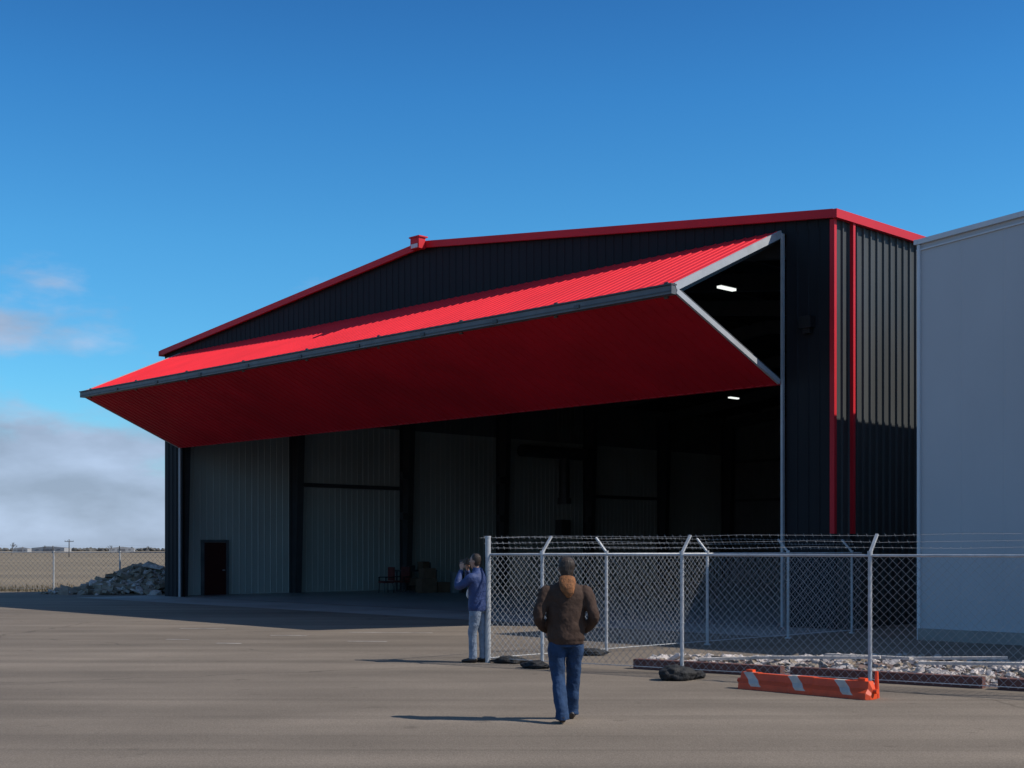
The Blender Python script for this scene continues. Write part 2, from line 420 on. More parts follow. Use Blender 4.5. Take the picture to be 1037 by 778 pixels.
for x0,x1 in ((-.05,12),(12,24.05)):
    poly(bm,[B(x0,-.02,wz(x0)+.055),B(x1,-.02,wz(x1)+.055),B(x1,30,wz(x1)+.055),B(x0,30,wz(x0)+.055)])
add('roof',bm,M_roof,wb)
bm=bmesh.new(); obox(bm,B(12,-.03,.12),d1*12,d2*.04,Z*.12); add('base_trim',bm,M_conc,wb)

# ------------------------------------------------------------------ fences
def fence(name,A,Bp,posts,h,arm,spacing=.085,wr=.0028,pr=.028,barbs=True,endpost=None):
    A=Vector(A);Bp=Vector(Bp); par=empty(name); L_=(Bp-A).length; d=(Bp-A).normalized()
    bm=bmesh.new()
    s=spacing*math.sqrt(2)
    lo=.06
    hh=h-lo
    for sg in (1,-1):
        c=-hh
        while c<L_+hh:
            u0,z0,u1,z1 = (c,0,c+hh,hh) if sg==1 else (c+hh,0,c,hh)
            du=u1-u0;dz=z1-z0;t0=0;t1=1
            if du>0: t0=max(t0,(0-u0)/du); t1=min(t1,(L_-u0)/du)
            else: t0=max(t0,(L_-u0)/du); t1=min(t1,(0-u0)/du)
            if t1>t0:
                off=d.cross(Z)*(.002*sg); K=5
                for k in range(K):
                    a0=t0+(t1-t0)*k/K; a1=t0+(t1-t0)*(k+1)/K
                    rod(bm,A+d*(u0+du*a0)+Z*(lo+z0+dz*a0)+off,A+d*(u0+du*a1)+Z*(lo+z0+dz*a1)+off,wr,3,cap=False)
            c+=s
    add('chain_link_mesh',bm,M_wire,par)
    bm=bmesh.new()
    an=Vector(arm)
    for k in posts:
        p=A+d*(k*L_)
        rod(bm,p,p+Z*(h+.02),pr,10)
        rod(bm,p+Z*(h+.0),p+Z*(h+.06),pr*1.3,10)
        beam(bm,p+Z*(h+.03),p+an*.25+Z*(h+.29),.04,.028)
        rod(bm,p+Z*.0,p+Z*.03,pr*2.2,10)
        for zz_ in (.35,.75,1.15,1.5): rod(bm,p+Z*zz_,p+Z*(zz_+.012),pr*1.25,10)
    rod(bm,A+Z*h,Bp+Z*h,.018,8)
    rod(bm,A+Z*.08,Bp+Z*.08,.006,5)
    if endpost: 
        rod(bm,A,A+Z*endpost,.045,14); rod(bm,A+Z*endpost,A+Z*(endpost+.03),.049,14)
        for z in (.3,.9,1.5): rod(bm,A+Z*z,A+Z*(z+.03),.052,14)
    add('posts_and_rail',bm,M_galv,par,smooth=False)
    bm=bmesh.new()
    for j,f in enumerate((.3,.62,.97)):
        o=an*.25*f+Z*(.03+.26*f)
        n_=max(2,int(L_/1.0))
        prev=None
        for i in range(n_+1):
            q=A+d*(L_*i/n_)+o+Z*(h-.015*math.sin(i*2.1+j))
            if prev is not None: rod(bm,prev,q,.0024,3,cap=False)
            prev=q
        if barbs:
            x=.05*j
            while x<L_:
                q=A+d*x+o+Z*h
                rod(bm,q-Z*.025+d*.01,q+Z*.025-d*.01,.002,3,cap=False); rod(bm,q-an*.025,q+an*.025,.002,3,cap=False)
                x+=.13
    add('barbed_wire',bm,M_wire,par)
    return par
fa=Vector((-.39,21.75,0)); fb=Vector((6.5,17.06,0)); fdir=(fb-fa)
fence('chain_link_fence',fa,fa+fdir*1.55,[.126/1.55,.421/1.55,.762/1.55,1.1/1.55,1.43/1.55],1.76,(.6,.8,0),endpost=2.03)
fc=Vector((7.55,29.4,0)); fd=fc-fa
fence('chain_link_fence',fa+fd*.004,fa+fd*1.02,[.257/1.02,.52/1.02,.765/1.02,.985/1.02],1.76,(-.69,.72,0))
A=Vector((-60,64,0)); Bq=Vector((-8.2,58.2,0)); n_=17
fence('chain_link_fence',A,Bq,[i/n_ for i in range(n_+1)],1.70,(.2,-.98,0),spacing=.16,wr=.005,pr=.04,barbs=False)

# ------------------------------------------------------------------ rubble, gravel bed
def rock(bm,c,s,slab=False,mi=0,sub=1):
    c=Vector(c)
    if slab:
        r=bmesh.ops.create_cube(bm,size=1)['verts']
        sc=Vector((s*random.uniform(.7,1.6),s*random.uniform(.5,1.1),s*random.uniform(.16,.4)))
    else:
        r=bmesh.ops.create_icosphere(bm,subdivisions=sub,radius=.5)['verts']
        sc=Vector((s*random.uniform(.7,1.4),s*random.uniform(.6,1.1),s*random.uniform(.4,.8)))
    R=Matrix.Rotation(random.uniform(0,6.28),3,'Z')@Matrix.Rotation(random.uniform(-.6,.6),3,'X')@Matrix.Rotation(random.uniform(-.5,.5),3,'Y')
    for v in r:
        j=Vector([random.uniform(-.1,.1) for _ in range(3)])
        v.co=c+R@Vector([(v.co[i]+j[i])*sc[i] for i in range(3)])
    for v in r:
        for f in v.link_faces: f.material_index=mi
bm=bmesh.new()
def pileh(px,py): return 1.05*math.exp(-((px+15.5)/1.9)**2-((py-56.2)/1.4)**2)
# earth core
g=[]
for i in range(41):
    row=[]
    for j in range(25):
        px=-19.6+i*.165; py=53.8+j*.2
        z=pileh(px,py)*(.75+.5*noise.noise(Vector((px*1.5,py*1.5,0))))-.06
        row.append(bm.verts.new((px,py,z)))
    g.append(row)
for i in range(40):
    for j in range(24):
        f=bm.faces.new((g[i][j],g[i+1][j],g[i+1][j+1],g[i][j+1])); f.material_index=2
for i in range(1500):
    px=-15.6+random.gauss(0,1)*1.5; py=55.9+random.gauss(0,1)*.85
    if px<-19.4 or (px-Lp.x)*d1.x+(py-Lp.y)*d1.y>-.6: continue
    rock(bm,(px,py,pileh(px,py)*random.uniform(.7,1.05)+.02),random.choice((.10,.14,.18,.24,.34,.5)),slab=random.random()<.6,mi=random.choice((0,0,0,1)))
rock(bm,(-14.9,55.9,1.02),.75,True,1)
add('rubble_pile',bm,[M_rock,M_stone,mat('tan_earth',(0.17,.125,.085),.95,.4,3,.8,20)])
bm=bmesh.new()
E=fdir.normalized(); Nn=Vector((-E.y,E.x,0))
gA=fa+E*2.4+Nn*.55
def bedh(q,v): return .02+.10*max(0,math.sin(math.pi*v))**.5*(.6+.8*noise.noise(q*1.3))
nx,ny=60,14
grid=[]
for i in range(nx+1):
    row=[]
    for j in range(ny+1):
        u=i/nx*11.5; v=j/ny
        wdt=.6+min(3.2,u*1.25)
        q=gA+E*u+Nn*(v*wdt)
        z=bedh(q,v)*min(1,u/.3) if 0<v<1 else .006
        row.append(bm.verts.new((q.x,q.y,max(.006,z))))
    grid.append(row)
for i in range(nx):
    for j in range(ny): bm.faces.new((grid[i][j],grid[i+1][j],grid[i+1][j+1],grid[i][j+1]))
add('soil_bed',bm,M_soil)
bm=bmesh.new()
for i in range(4200):
    u=random.uniform(0.1,11.3); v=random.uniform(.05,.97); wdt=.6+min(3.2,u*1.25)
    q=gA+E*u+Nn*(v*wdt)
    rock(bm,(q.x,q.y,bedh(q,v)+.01),random.choice((.04,.05,.06,.07,.09,.12,.18)),slab=random.random()<.35,mi=random.choice((0,0,1)))
add('gravel',bm,[M_stone,M_rock])
def planks(name,lst,m):
    for (u,off,l,ang,w,h,z) in lst:
        bm=bmesh.new()
        c=gA+E*u+Nn*off; dd=Matrix.Rotation(ang,3,'Z')@E; nn=Vector((-dd.y,dd.x,0))
        tilt=(dd+Z*.03).normalized() if z>.1 else dd
        obox(bm,c+Z*z,tilt*l/2,nn*w/2,Z*h/2)
        bmesh.ops.bevel(bm,geom=bm.edges[:],offset=.006,segments=1)
        add(name,bm,m)
planks('timber_beam',[(1.3,-.12,2.4,.01,.16,.15,.08),(4.0,-.12,2.7,-.012,.16,.15,.08),(6.85,-.14,2.6,.01,.16,.15,.08),(9.6,-.12,2.6,-.01,.16,.15,.08)],M_timber)
planks('wooden_plank',[(2.6,.9,1.9,.22,.11,.04,.22),(3.2,1.5,1.6,-.35,.10,.04,.22),(5.2,1.2,2.2,.12,.13,.04,.23),(1.5,.7,1.3,.5,.09,.04,.17),(6.4,2.0,1.8,-.1,.12,.05,.23),(4.2,2.4,1.6,.3,.1,.04,.18)],M_plank)

# ------------------------------------------------------------------ sandbags
def sandbag(loc,s,rot):
    bm=bmesh.new()
    bmesh.ops.create_icosphere(bm,subdivisions=4,radius=1)
    sd=Vector((random.uniform(0,50),random.uniform(0,50),0))
    for v in bm.verts:
        c=v.co.copy()
        f=1+.25*noise.noise(c*1.6+sd)+.16*noise.noise(c*4+sd)+.06*noise.noise(c*11+sd)
        neck=max(0,c.x-.55)
        y=c.y*(1-1.4*neck); z=c.z*(1-1.1*neck)
        x=c.x+neck*.6
        v.co=Vector((x*s[0]*f,y*s[1]*f,max(-.55,z*f)*s[2]))
    o=add('sandbag',bm,M_bag,smooth=True); o.location=(loc[0],loc[1],s[2]*.55+.004); o.rotation_euler=(0,0,rot)
p=gp(686,689); sandbag((p.x,p.y),(.27,.2,.14),.3)
p=gp(702,687); sandbag((p.x,p.y),(.17,.15,.08),2.4)
p=gp(541,677); sandbag((p.x,p.y),(.22,.18,.08),-.5)
p=gp(517,672); sandbag((p.x,p.y),(.26,.16,.07),2.9)
p=gp(600,664); sandbag((p.x,p.y),(.24,.16,.08),.2)

# ------------------------------------------------------------------ orange barricade
bar=empty('traffic_barricade')
pl=gp(751,697); pr_=gp(885,709); c=(pl+pr_)/2; ang=math.atan2(pr_.y-pl.y,pr_.x-pl.x); Lb=(pr_-pl).length
bar.location=(c.x,c.y,.006); bar.rotation_euler=(0,0,ang)
bm=bmesh.new()
prof=[(-.14,0),(-.13,.08),(-.075,.13),(-.055,.22),(.055,.22),(.075,.13),(.13,.08),(.14,0)]
xs=[(-Lb/2,.6),(-Lb/2+.04,1),(-Lb/2+.28,1),(-Lb/2+.31,.93),(-.18,.93),(-.15,1),(.15,1),(.18,.93),(Lb/2-.31,.93),(Lb/2-.28,1),(Lb/2-.04,1),(Lb/2,.6)]
rings=[]
for x,sf in xs:
    rings.append([bm.verts.new((x,y*sf,z*(sf if sf<.9 else 1)*(1 if sf>.95 else .97))) for y,z in prof])
for a_,b_ in zip(rings,rings[1:]):
    for i in range(len(prof)-1): bm.faces.new((a_[i],a_[i+1],b_[i+1],b_[i]))
    bm.faces.new((a_[-1],a_[0],b_[0],b_[-1]))
bm.faces.new(rings[0]); bm.faces.new(rings[-1][::-1])
bmesh.ops.recalc_face_normals(bm,faces=bm.faces)
bmesh.ops.bevel(bm,geom=[e for e in bm.edges if e.calc_face_angle(0)>.4],offset=.008,segments=2)
add('striped_body',bm,M_stripe,bar,smooth=False)
bm=bmesh.new()
for x in (-Lb/2+.15,Lb/2-.15):
    obox(bm,(x,0,.232),Vector((.05,0,0)),Vector((0,.035,0)),Vector((0,0,.02)))
rod(bm,(Lb/2-.06,.17,.0),(Lb/2-.06,.17,.33),.035,10,r2=.02)
rod(bm,(-Lb/2+.02,0,.10),(-Lb/2-.05,0,.10),.03,10); rod(bm,(Lb/2-.02,0,.10),(Lb/2+.05,0,.10),.03,10)
add('connectors',bm,M_orange,bar)

# ------------------------------------------------------------------ things in the hangar
wbh=empty('workbench'); wbh.location=H(2.6,10.6,.014); wbh.rotation_euler=(0,0,math.atan2(d2.y,d2.x))
X=Vector((1,0,0));Y=Vector((0,1,0))
bm=bmesh.new()
obox(bm,(0,0,.9),X*.9,Y*.35,Z*.03); obox(bm,(0,0,.25),X*.85,Y*.32,Z*.015)
for x in (-.85,.85):
    for y in (-.3,.3): obox(bm,(x,y,.435),X*.03,Y*.03,Z*.43)
obox(bm,(-.4,.05,1.03),X*.25,Y*.15,Z*.10); obox(bm,(.35,-.05,1.11),X*.18,Y*.18,Z*.18,1)
obox(bm,(0.1,0,.43),X*.3,Y*.25,Z*.16,1); rod(bm,(.75,0,.93),(.75,0,1.25),.05,8)
add('bench_parts',bm,[M_frame_d,M_brown],wbh)
def chair(loc,rot):
    e=empty('chair'); e.location=loc; e.rotation_euler=(0,0,rot)
    bm=bmesh.new()
    obox(bm,(0,0,.46),X*.24,Y*.24,Z*.04); obox(bm,(0,-.25,.80),X*.23,Y*.035,Z*.28)
    for x in (-.24,.24):
        obox(bm,(x*1.15,0,.66),X*.03,Y*.22,Z*.02,1); obox(bm,(x*1.15,.18,.55),X*.02,Y*.02,Z*.10,1)
        for y in (-.22,.22): rod(bm,(x*.95,y,.0),(x*.85,y*.9,.43),.018,6,mi=1)
    bmesh.ops.bevel(bm,geom=bm.edges[:],offset=.01,segments=1)
    add('seat_and_back',bm,[M_redch,M_blk],e)
chair(H(3.4,8.3,.014),2.2); chair(H(3.2,9.3,.014),2.5)
bm=bmesh.new()
for (x,y,z,sx,sy,sz) in ((0,0,.3,.35,.3,.3),(.05,.02,.82,.28,.26,.21),(.75,.1,.22,.3,.25,.22)):
    obox(bm,Vector((x,y,z)),X*sx,Y*sy,Z*sz)
bmesh.ops.bevel(bm,geom=bm.edges[:],offset=.01,segments=1)
o=add('cardboard_boxes',bm,M_brown); o.location=H(4.2,9.8,.016); o.rotation_euler=(0,0,.5)
bm=bmesh.new()
rod(bm,(0,0,0),(0,0,.85),.29,20); rod(bm,(0,0,.28),(0,0,.31),.30,20); rod(bm,(0,0,.56),(0,0,.59),.30,20); rod(bm,(0,0,.84),(0,0,.87),.30,20)
o=add('steel_drum',bm,M_frame); o.location=H(4.9,10.9,.016)

# ------------------------------------------------------------------ people
def tube(bm, pts, seg=16, ref=Vector((1,0,0))):
    rings=[]; n=len(pts)
    for i,(c,ra,rb) in enumerate(pts):
        c=Vector(c)
        t=(Vector(pts[min(i+1,n-1)][0])-Vector(pts[max(i-1,0)][0]))
        if t.length<1e-6: t=Vector((0,0,1))
        t.normalize()
        a=ref-t*ref.dot(t)
        if a.length<.1: a=Vector((0,1,0))-t*t.y
        a.normalize(); b=t.cross(a)
        rings.append([bm.verts.new(c+a*math.cos(2*math.pi*k/seg)*ra+b*math.sin(2*math.pi*k/seg)*rb) for k in range(seg)])
    for A_,B_ in zip(rings,rings[1:]):
        for k in range(seg): bm.faces.new((A_[k],A_[(k+1)%seg],B_[(k+1)%seg],B_[k]))
    bm.faces.new(rings[0][::-1]); bm.faces.new(rings[-1])
def smoothpath(pts,n=5):
    P=[(Vector(c),a,b) for c,a,b in pts]; outp=[]
    for i in range(len(P)-1):
        p0=P[max(i-1,0)];p1=P[i];p2=P[i+1];p3=P[min(i+2,len(P)-1)]
        for k in range(n):
            t=k/n
            def cr(a,b,c,d): return .5*((2*b)+(-a+c)*t+(2*a-5*b+4*c-d)*t*t+(-a+3*b-3*c+d)*t**3)
            outp.append((cr(p0[0],p1[0],p2[0],p3[0]),max(.003,cr(p0[1],p1[1],p2[1],p3[1])),max(.003,cr(p0[2],p1[2],p2[2],p3[2]))))
    outp.append(P[-1]); return outp
clouds=bpy.data.textures.new('folds','CLOUDS'); clouds.noise_scale=.11; clouds.noise_depth=2
def remeshed(name,bm,parent,mats,voxel=.011,disp=0.0,pick=None,smooth_it=6):
    bmesh.ops.recalc_face_normals(bm,faces=bm.faces)
    me=bpy.data.meshes.new('tmp'); bm.to_mesh(me); bm.free()
    o=bpy.data.objects.new('tmp',me); COL.objects.link(o)
    m=o.modifiers.new('r','REMESH'); m.mode='VOXEL'; m.voxel_size=voxel; m.use_smooth_shade=True
    s=o.modifiers.new('s','SMOOTH'); s.iterations=smooth_it; s.factor=.5
    if disp:
        d=o.modifiers.new('d','DISPLACE'); d.texture=clouds; d.strength=disp; d.mid_level=.5; d.texture_coords='LOCAL'
    dg=bpy.context.evaluated_depsgraph_get(); 
    nm=bpy.data.meshes.new_from_object(o.evaluated_get(dg)); nm.name=name
    bpy.data.objects.remove(o)
    nm.materials.clear()
    for q in mats: nm.materials.append(q)
    for p_ in nm.polygons:
        p_.use_smooth=True
        p_.material_index=pick(p_.center) if pick else 0
    ob=bpy.data.objects.new(name,nm); COL.objects.link(ob); ob.parent=parent
    return ob
def make_head(bm,hc,yaw=0):
    R=Matrix.Rotation(yaw,3,'Z')
    pr=[(-.125,.030,.035,.055),(-.105,.046,.055,.040),(-.07,.060,.078,.020),(-.03,.067,.088,.010),(.01,.073,.094,.002),(.05,.074,.095,-.002),(.085,.064,.083,-.006),(.11,.040,.055,-.01),(.12,.012,.018,-.01)]
    tube(bm,[(Vector(hc)+R@Vector((0,y,z)),a,b) for z,a,b,y in pr],20,ref=R@Vector((1,0,0)))
    tube(bm,[(Vector(hc)+R@Vector((0,.095,.005)),.009,.012),(Vector(hc)+R@Vector((0,.112,-.03)),.014,.016),(Vector(hc)+R@Vector((0,.088,-.04)),.012,.012)],8)
    for s in (-1,1):
        tube(bm,[(Vector(hc)+R@Vector((s*.074,-.01,.02)),.009,.016),(Vector(hc)+R@Vector((s*.080,-.012,0)),.010,.02),(Vector(hc)+R@Vector((s*.072,-.005,-.035)),.008,.012)],8)
def face_bits(parent,hc,yaw=0):
    R=Matrix.Rotation(yaw,3,'Z'); bm=bmesh.new()
    for s in (-1,1):
        r=bmesh.ops.create_icosphere(bm,subdivisions=2,radius=.012)['verts']
        for v in r: v.co=v.co+Vector(hc)+R@Vector((s*.031,.084,.004))
        r=bmesh.ops.create_icosphere(bm,subdivisions=2,radius=.0065)['verts']
        for v in r:
            v.co=v.co+Vector(hc)+R@Vector((s*.031,.093,.004))
            for f in v.link_faces: f.material_index=1
        beam(bm,Vector(hc)+R@Vector((s*.014,.098,.026)),Vector(hc)+R@Vector((s*.05,.085,.028)),.006,.006,mi=1)
    r=bmesh.ops.create_icosphere(bm,subdivisions=2,radius=.02)['verts']
    for v in r:
        v.co=Vector(hc)+R@Vector((v.co.x*1.1,.088+v.co.y*.4,-.065+v.co.z*.35))
        for f in v.link_faces: f.material_index=2
    add('face_details',bm,[M_eye,M_hair,M_lip],parent,smooth=True)
def hand(parent,w,dirv,nrm,thumb,curl=.5,name='hand'):
    w=Vector(w); d=Vector(dirv).normalized(); n=Vector(nrm); n=(n-d*n.dot(d)).normalized(); s=d.cross(n)
    if s.dot(Vector(thumb))<0: s=-s
    bm=bmesh.new()
    tube(bm,smoothpath([(w-d*.03,.024,.022),(w+d*.01,.030,.019),(w+d*.05,.040,.017),(w+d*.085,.040,.014)],3),12,ref=s)
    for i,(o,l) in enumerate(((.030,.072),(.010,.082),(-.010,.076),(-.029,.060))):
        p=w+d*.078+s*o; pts=[(p,.0095,.0095)]; a=curl*.35
        for k,fr in enumerate((.45,.32,.23)):
            a+=curl*.55
            p=p+(d*math.cos(a)+n*math.sin(a))*l*fr; pts.append((p,.009-.001*k,.009-.001*k))
        tube(bm,pts,8,ref=s)
    p=w+d*.02+s*.032
    tube(bm,[(p,.012,.012),(p+d*.028+s*.018+n*.01,.011,.011),(p+d*.052+s*.020+n*.026,.009,.009),(p+d*.068+s*.014+n*.036,.006,.006)],8,ref=n)
    add(name,bm,M_skin,parent,smooth=True)
def shoe(bm,ank,yaw=0,pitch=0,l=.27):
    a=Vector(ank); R=Matrix.Rotation(yaw,3,'Z')@Matrix.Rotation(pitch,3,'X')
    def q(x,y,z): return Vector((a.x,a.y,0))+R@Vector((x,y,z))+Vector((0,0,a.z-.09))
    tube(bm,smoothpath([(q(0,-.075,.04),.028,.03),(q(0,-.05,.045),.038,.042),(q(0,.03,.045),.042,.042),(q(0,.11,.035),.047,.032),(q(0,.17,.028),.042,.025),(q(0,l-.075,.022),.022,.014)],3),14)
    tube(bm,[(q(0,-.03,.05),.042,.046),(a+Vector((0,-.0,.04)),.045,.048)],14)

# --- man walking away
m1=empty('walking_man')
gx=gp(573,731); m1.location=(gx.x,gx.y,.004); m1.rotation_euler=(0,0,rad(1))
la=Vector((-.05,-.20,.10)); ra_=Vector((.08,.24,.09))
bm=bmesh.new()
hc=(0.01,.02,1.632)
tube(bm,smoothpath([((0,.0,.80),.168,.12),((0,.0,.92),.168,.12),((0,.0,1.1),.15,.105),((0,0,1.28),.175,.11),((0,-.0,1.40),.17,.09),((0,0,1.45),.08,.06)],4))
tube(bm,[((0,-.01,1.38),.06,.06),((0,.0,1.50),.052,.056),((0,.015,1.58),.05,.056)])
make_head(bm,hc)
tube(bm,smoothpath([((-.088,0,.93),.09,.105),((-.095,.0,.80),.097,.11),((-.092,.01,.64),.088,.096),((-.082,.0,.48),.076,.080),((-.066,-.09,.28),.074,.076),((la.x,la.y,.12),.072,.078),((la.x,la.y-.005,.05),.074,.080)],4))
tube(bm,smoothpath([((.088,0,.93),.09,.105),((.095,.03,.80),.097,.11),((.096,.09,.64),.088,.096),((.09,.155,.48),.076,.080),((.085,.19,.28),.074,.076),((ra_.x,ra_.y,.12),.072,.078),((ra_.x,ra_.y+.0,.045),.074,.080)],4))
remeshed('body',bm,m1,[M_skin,M_jean],.010,.028,lambda c:0 if c.z>1.42 else 1,smooth_it=3)
face_bits(m1,hc)
bm=bmesh.new()
tube(bm,smoothpath([((0,0,.83),.190,.140),((0,0,.87),.194,.144),((0,.0,.90),.206,.154),((0,.0,1.08),.205,.148),((0,-.005,1.22),.214,.150),((0,-.01,1.34),.222,.142),((0,-.01,1.41),.205,.125),((0,0,1.46),.14,.10),((0,.0,1.50),.085,.080),((0,.005,1.52),.078,.070)],3),24)
for s in (-1,1):
    tube(bm,smoothpath([((s*.15,-.01,1.39),.075,.075),((s*.215,-.015,1.37),.078,.083),((s*.262,-.05,1.25),.068,.074),((s*.295,-.075,1.13),.062,.066),((s*.27,.02,1.05),.056,.060),((s*.225,.13,.99),.050,.053),((s*.19,.17,.965),.046,.046)],4),16)
remeshed('jacket',bm,m1,[M_jkt],.010,.026,smooth_it=4)
for s in (-1,1): hand(m1,(s*.195,.165,.965),(-s*.5,.15,-.75),(-s*.3,-.8,-.1),(-s*.2,.9,.2),.5)
bm=bmesh.new()
tube(bm,smoothpath([((0.02,-.155,1.33),.02,.015),((0.02,-.16,1.38),.055,.028),((.01,-.14,1.44),.085,.045),((.01,-.10,1.49),.095,.055),((0,-.06,1.53),.085,.050),((0,-.045,1.55),.065,.035)],4),16)
remeshed('hood',bm,m1,[M_hood],.008,.02)
bm=bmesh.new()
hx=Vector(hc)
tube(bm,smoothpath([(hx+Vector((0,-.055,-.105)),.050,.045),(hx+Vector((0,-.045,-.07)),.068,.060),(hx+Vector((0,-.035,-.02)),.082,.076),(hx+Vector((0,-.022,.04)),.087,.090),(hx+Vector((0,-.012,.09)),.076,.086),(hx+Vector((0,-.012,.125)),.048,.058),(hx+Vector((0,-.012,.135)),.012,.016)],4),18)
remeshed('hair',bm,m1,[M_hair],.008,.02,smooth_it=2)
bm=bmesh.new(); shoe(bm,la,.05,0); shoe(bm,ra_,-.08,0)
remeshed('shoes',bm,m1,[M_shoe],.008,0,smooth_it=2)

# --- man photographing
m2=empty('photographer_man')
g2=gp(484,671); m2.location=(g2.x,g2.y-.05,.004); m2.rotation_euler=(0,0,rad(62))
bm=bmesh.new(); hc=(0,.04,1.64)
tube(bm,smoothpath([((0,.0,.82),.16,.12),((0,.0,.95),.165,.12),((0,.0,1.1),.15,.11),((0,0,1.28),.175,.11),((0,-.0,1.40),.17,.09),((0,0,1.46),.08,.06)],4))
tube(bm,[((0,-.01,1.38),.06,.06),((0,.01,1.50),.052,.056),((0,.03,1.59),.05,.056)])
make_head(bm,hc)
for s,dy in ((-1,.04),(1,-.05)):
    tube(bm,smoothpath([((s*.088,0,.93),.09,.105),((s*.09,.0,.80),.092,.105),((s*.09,dy*.5,.64),.082,.090),((s*.09,dy+.01,.48),.068,.072),((s*.09,dy,.28),.065,.068),((s*.092,dy,.10),.062,.068),((s*.092,dy,.06),.062,.066)],4))
remeshed('body',bm,m2,[M_skin,M_jean2],.010,.02,lambda c:0 if c.z>1.42 else 1,smooth_it=3)
face_bits(m2,hc)
bm=bmesh.new()
tube(bm,smoothpath([((0,0,.84),.185,.14),((0,0,.92),.195,.145),((0,.0,1.08),.19,.14),((0,-.005,1.22),.205,.143),((0,-.01,1.34),.215,.138),((0,-.01,1.41),.20,.12),((0,0,1.46),.14,.10),((0,.01,1.51),.085,.085),((0,.01,1.545),.080,.082)],3),24)
for s in (-1,1):
    tube(bm,smoothpath([((s*.15,-.01,1.39),.072,.072),((s*.21,.02,1.37),.074,.078),((s*.24,.13,1.28),.064,.066),((s*.22,.25,1.24),.056,.058),((s*.16,.27,1.36),.048,.050),((s*.10,.255,1.50),.040,.042)],4),16)
remeshed('jacket',bm,m2,[M_jkt2],.010,.022,smooth_it=4)
for s in (-1,1): hand(m2,(s*.092,.25,1.52),(-s*.15,.05,.9),(-s*.8,0.1,.1),(0,-.9,.1),.55)
bm=bmesh.new()
obox(bm,(0,.215,1.635),X*.07,Y*.03,Z*.045); bmesh.ops.bevel(bm,geom=bm.edges[:],offset=.008,segments=2)
rod(bm,(0,.24,1.635),(0,.32,1.635),.033,16); rod(bm,(0,.30,1.635),(0,.33,1.635),.037,16); obox(bm,(0,.205,1.69),X*.025,Y*.02,Z*.015)
add('camera_body',bm,M_blk,m2)
bm=bmesh.new()
hx=Vector(hc)
tube(bm,smoothpath([(hx+Vector((0,-.05,-.07)),.055,.045),(hx+Vector((0,-.030,-.02)),.078,.072),(hx+Vector((0,-.018,.04)),.082,.088),(hx+Vector((0,-.01,.09)),.072,.084),(hx+Vector((0,-.01,.125)),.045,.055),(hx+Vector((0,-.01,.132)),.012,.016)],4),18)
remeshed('hair',bm,m2,[M_hair],.008,.015,smooth_it=2)
bm=bmesh.new(); shoe(bm,(-.092,.04,.09),.15,0); shoe(bm,(.092,-.05,.09),-.15,0)
remeshed('shoes',bm,m2,[M_shoe],.008,0,smooth_it=2)
bm=bmesh.new()
tube(bm,smoothpath([((.02,.17,1.04),.04,.02),((.02,.18,1.10),.06,.04),((.02,.17,1.17),.055,.035),((.02,.16,1.20),.03,.02)],4),14)
remeshed('shoulder_bag',bm,m2,[M_bagw],.01,.02)

# ------------------------------------------------------------------ distant things
def barn(x,y,w,dp,h,rot=0,m=M_barn):
    e=empty('farm_building'); e.location=(x,y,0); e.rotation_euler=(0,0,rot)
    bm=bmesh.new()
    pr=[(-w/2,0),(w/2,0),(w/2,h),(0,h*1.4),(-w/2,h)]
    A=[bm.verts.new((a,-dp/2,z)) for a,z in pr]; Bb=[bm.verts.new((a,dp/2,z)) for a,z in pr]
    bm.faces.new(A); bm.faces.new(Bb[::-1])
    for i in range(5):
        f=bm.faces.new((A[i],A[(i+1)%5],Bb[(i+1)%5],Bb[i]))
        f.material_index=1 if i in (2,3) else 0
    obox(bm,(0,-dp/2-.05,h*.4),X*w*.15,Y*.05,Z*h*.4,1)
    for sx in (-.33,.33): obox(bm,(sx*w,-dp/2-.05,h*.55),X*w*.05,Y*.05,Z*h*.12,1)
    add('walls_and_roof',bm,[m,M_barnroof],e)
barn(-262,900,16,10,2.4,.2); barn(-330,960,24,12,2.6,-.1); barn(-300,820,9,7,2.0,.0)
def baretree(x,y,h):
    bm=bmesh.new()
    def br(p,d,l,r,dep):
        q=p+d*l; rod(bm,p,q,r,5,r2=r*.6,cap=False)
        if dep==0: return
        for i in range(4):
            nd=(d+Vector((random.uniform(-.8,.8),random.uniform(-.8,.8),random.uniform(-.2,.4)))).normalized()
            br(p+d*l*random.uniform(.5,1),nd,l*.62,r*.55,dep-1)
    br(Vector((0,0,0)),Vector((0,0,1)),h*.4,h*.02,4)
    o=add('bare_tree',bm,M_bark); o.location=(x,y,0)
for (u,Yd,h) in ((12,420,5.0),(45,620,4.5),(112,600,4.5),(150,640,4)):
    baretree((u-518.5)/1356*Yd,Yd,h)
bm=bmesh.new()
for i in range(1200):
    x=random.uniform(-900,60); yy=random.uniform(1100,1300)
    rock(bm,(x,yy,random.uniform(.3,1.4)),random.uniform(3,6.5))
add('distant_brush',bm,mat('distant_brush',(0.10,0.095,0.085),.95,.3,.1))
def pole(u,Yd,h):
    e=empty('utility_pole'); e.location=((u-518.5)/1356*Yd,Yd,0)
    bm=bmesh.new(); rod(bm,(0,0,0),(0,0,h),.14,8,r2=.1); beam(bm,(-1.0,0,h-.5),(1.0,0,h-.5),.12,.12)
    for x in (-.9,-.4,.4,.9): rod(bm,(x,0,h-.44),(x,0,h-.2),.05,6)
    add('pole_and_crossarm',bm,M_bark,e)
pole(70,300,4.0)
bm=bmesh.new()
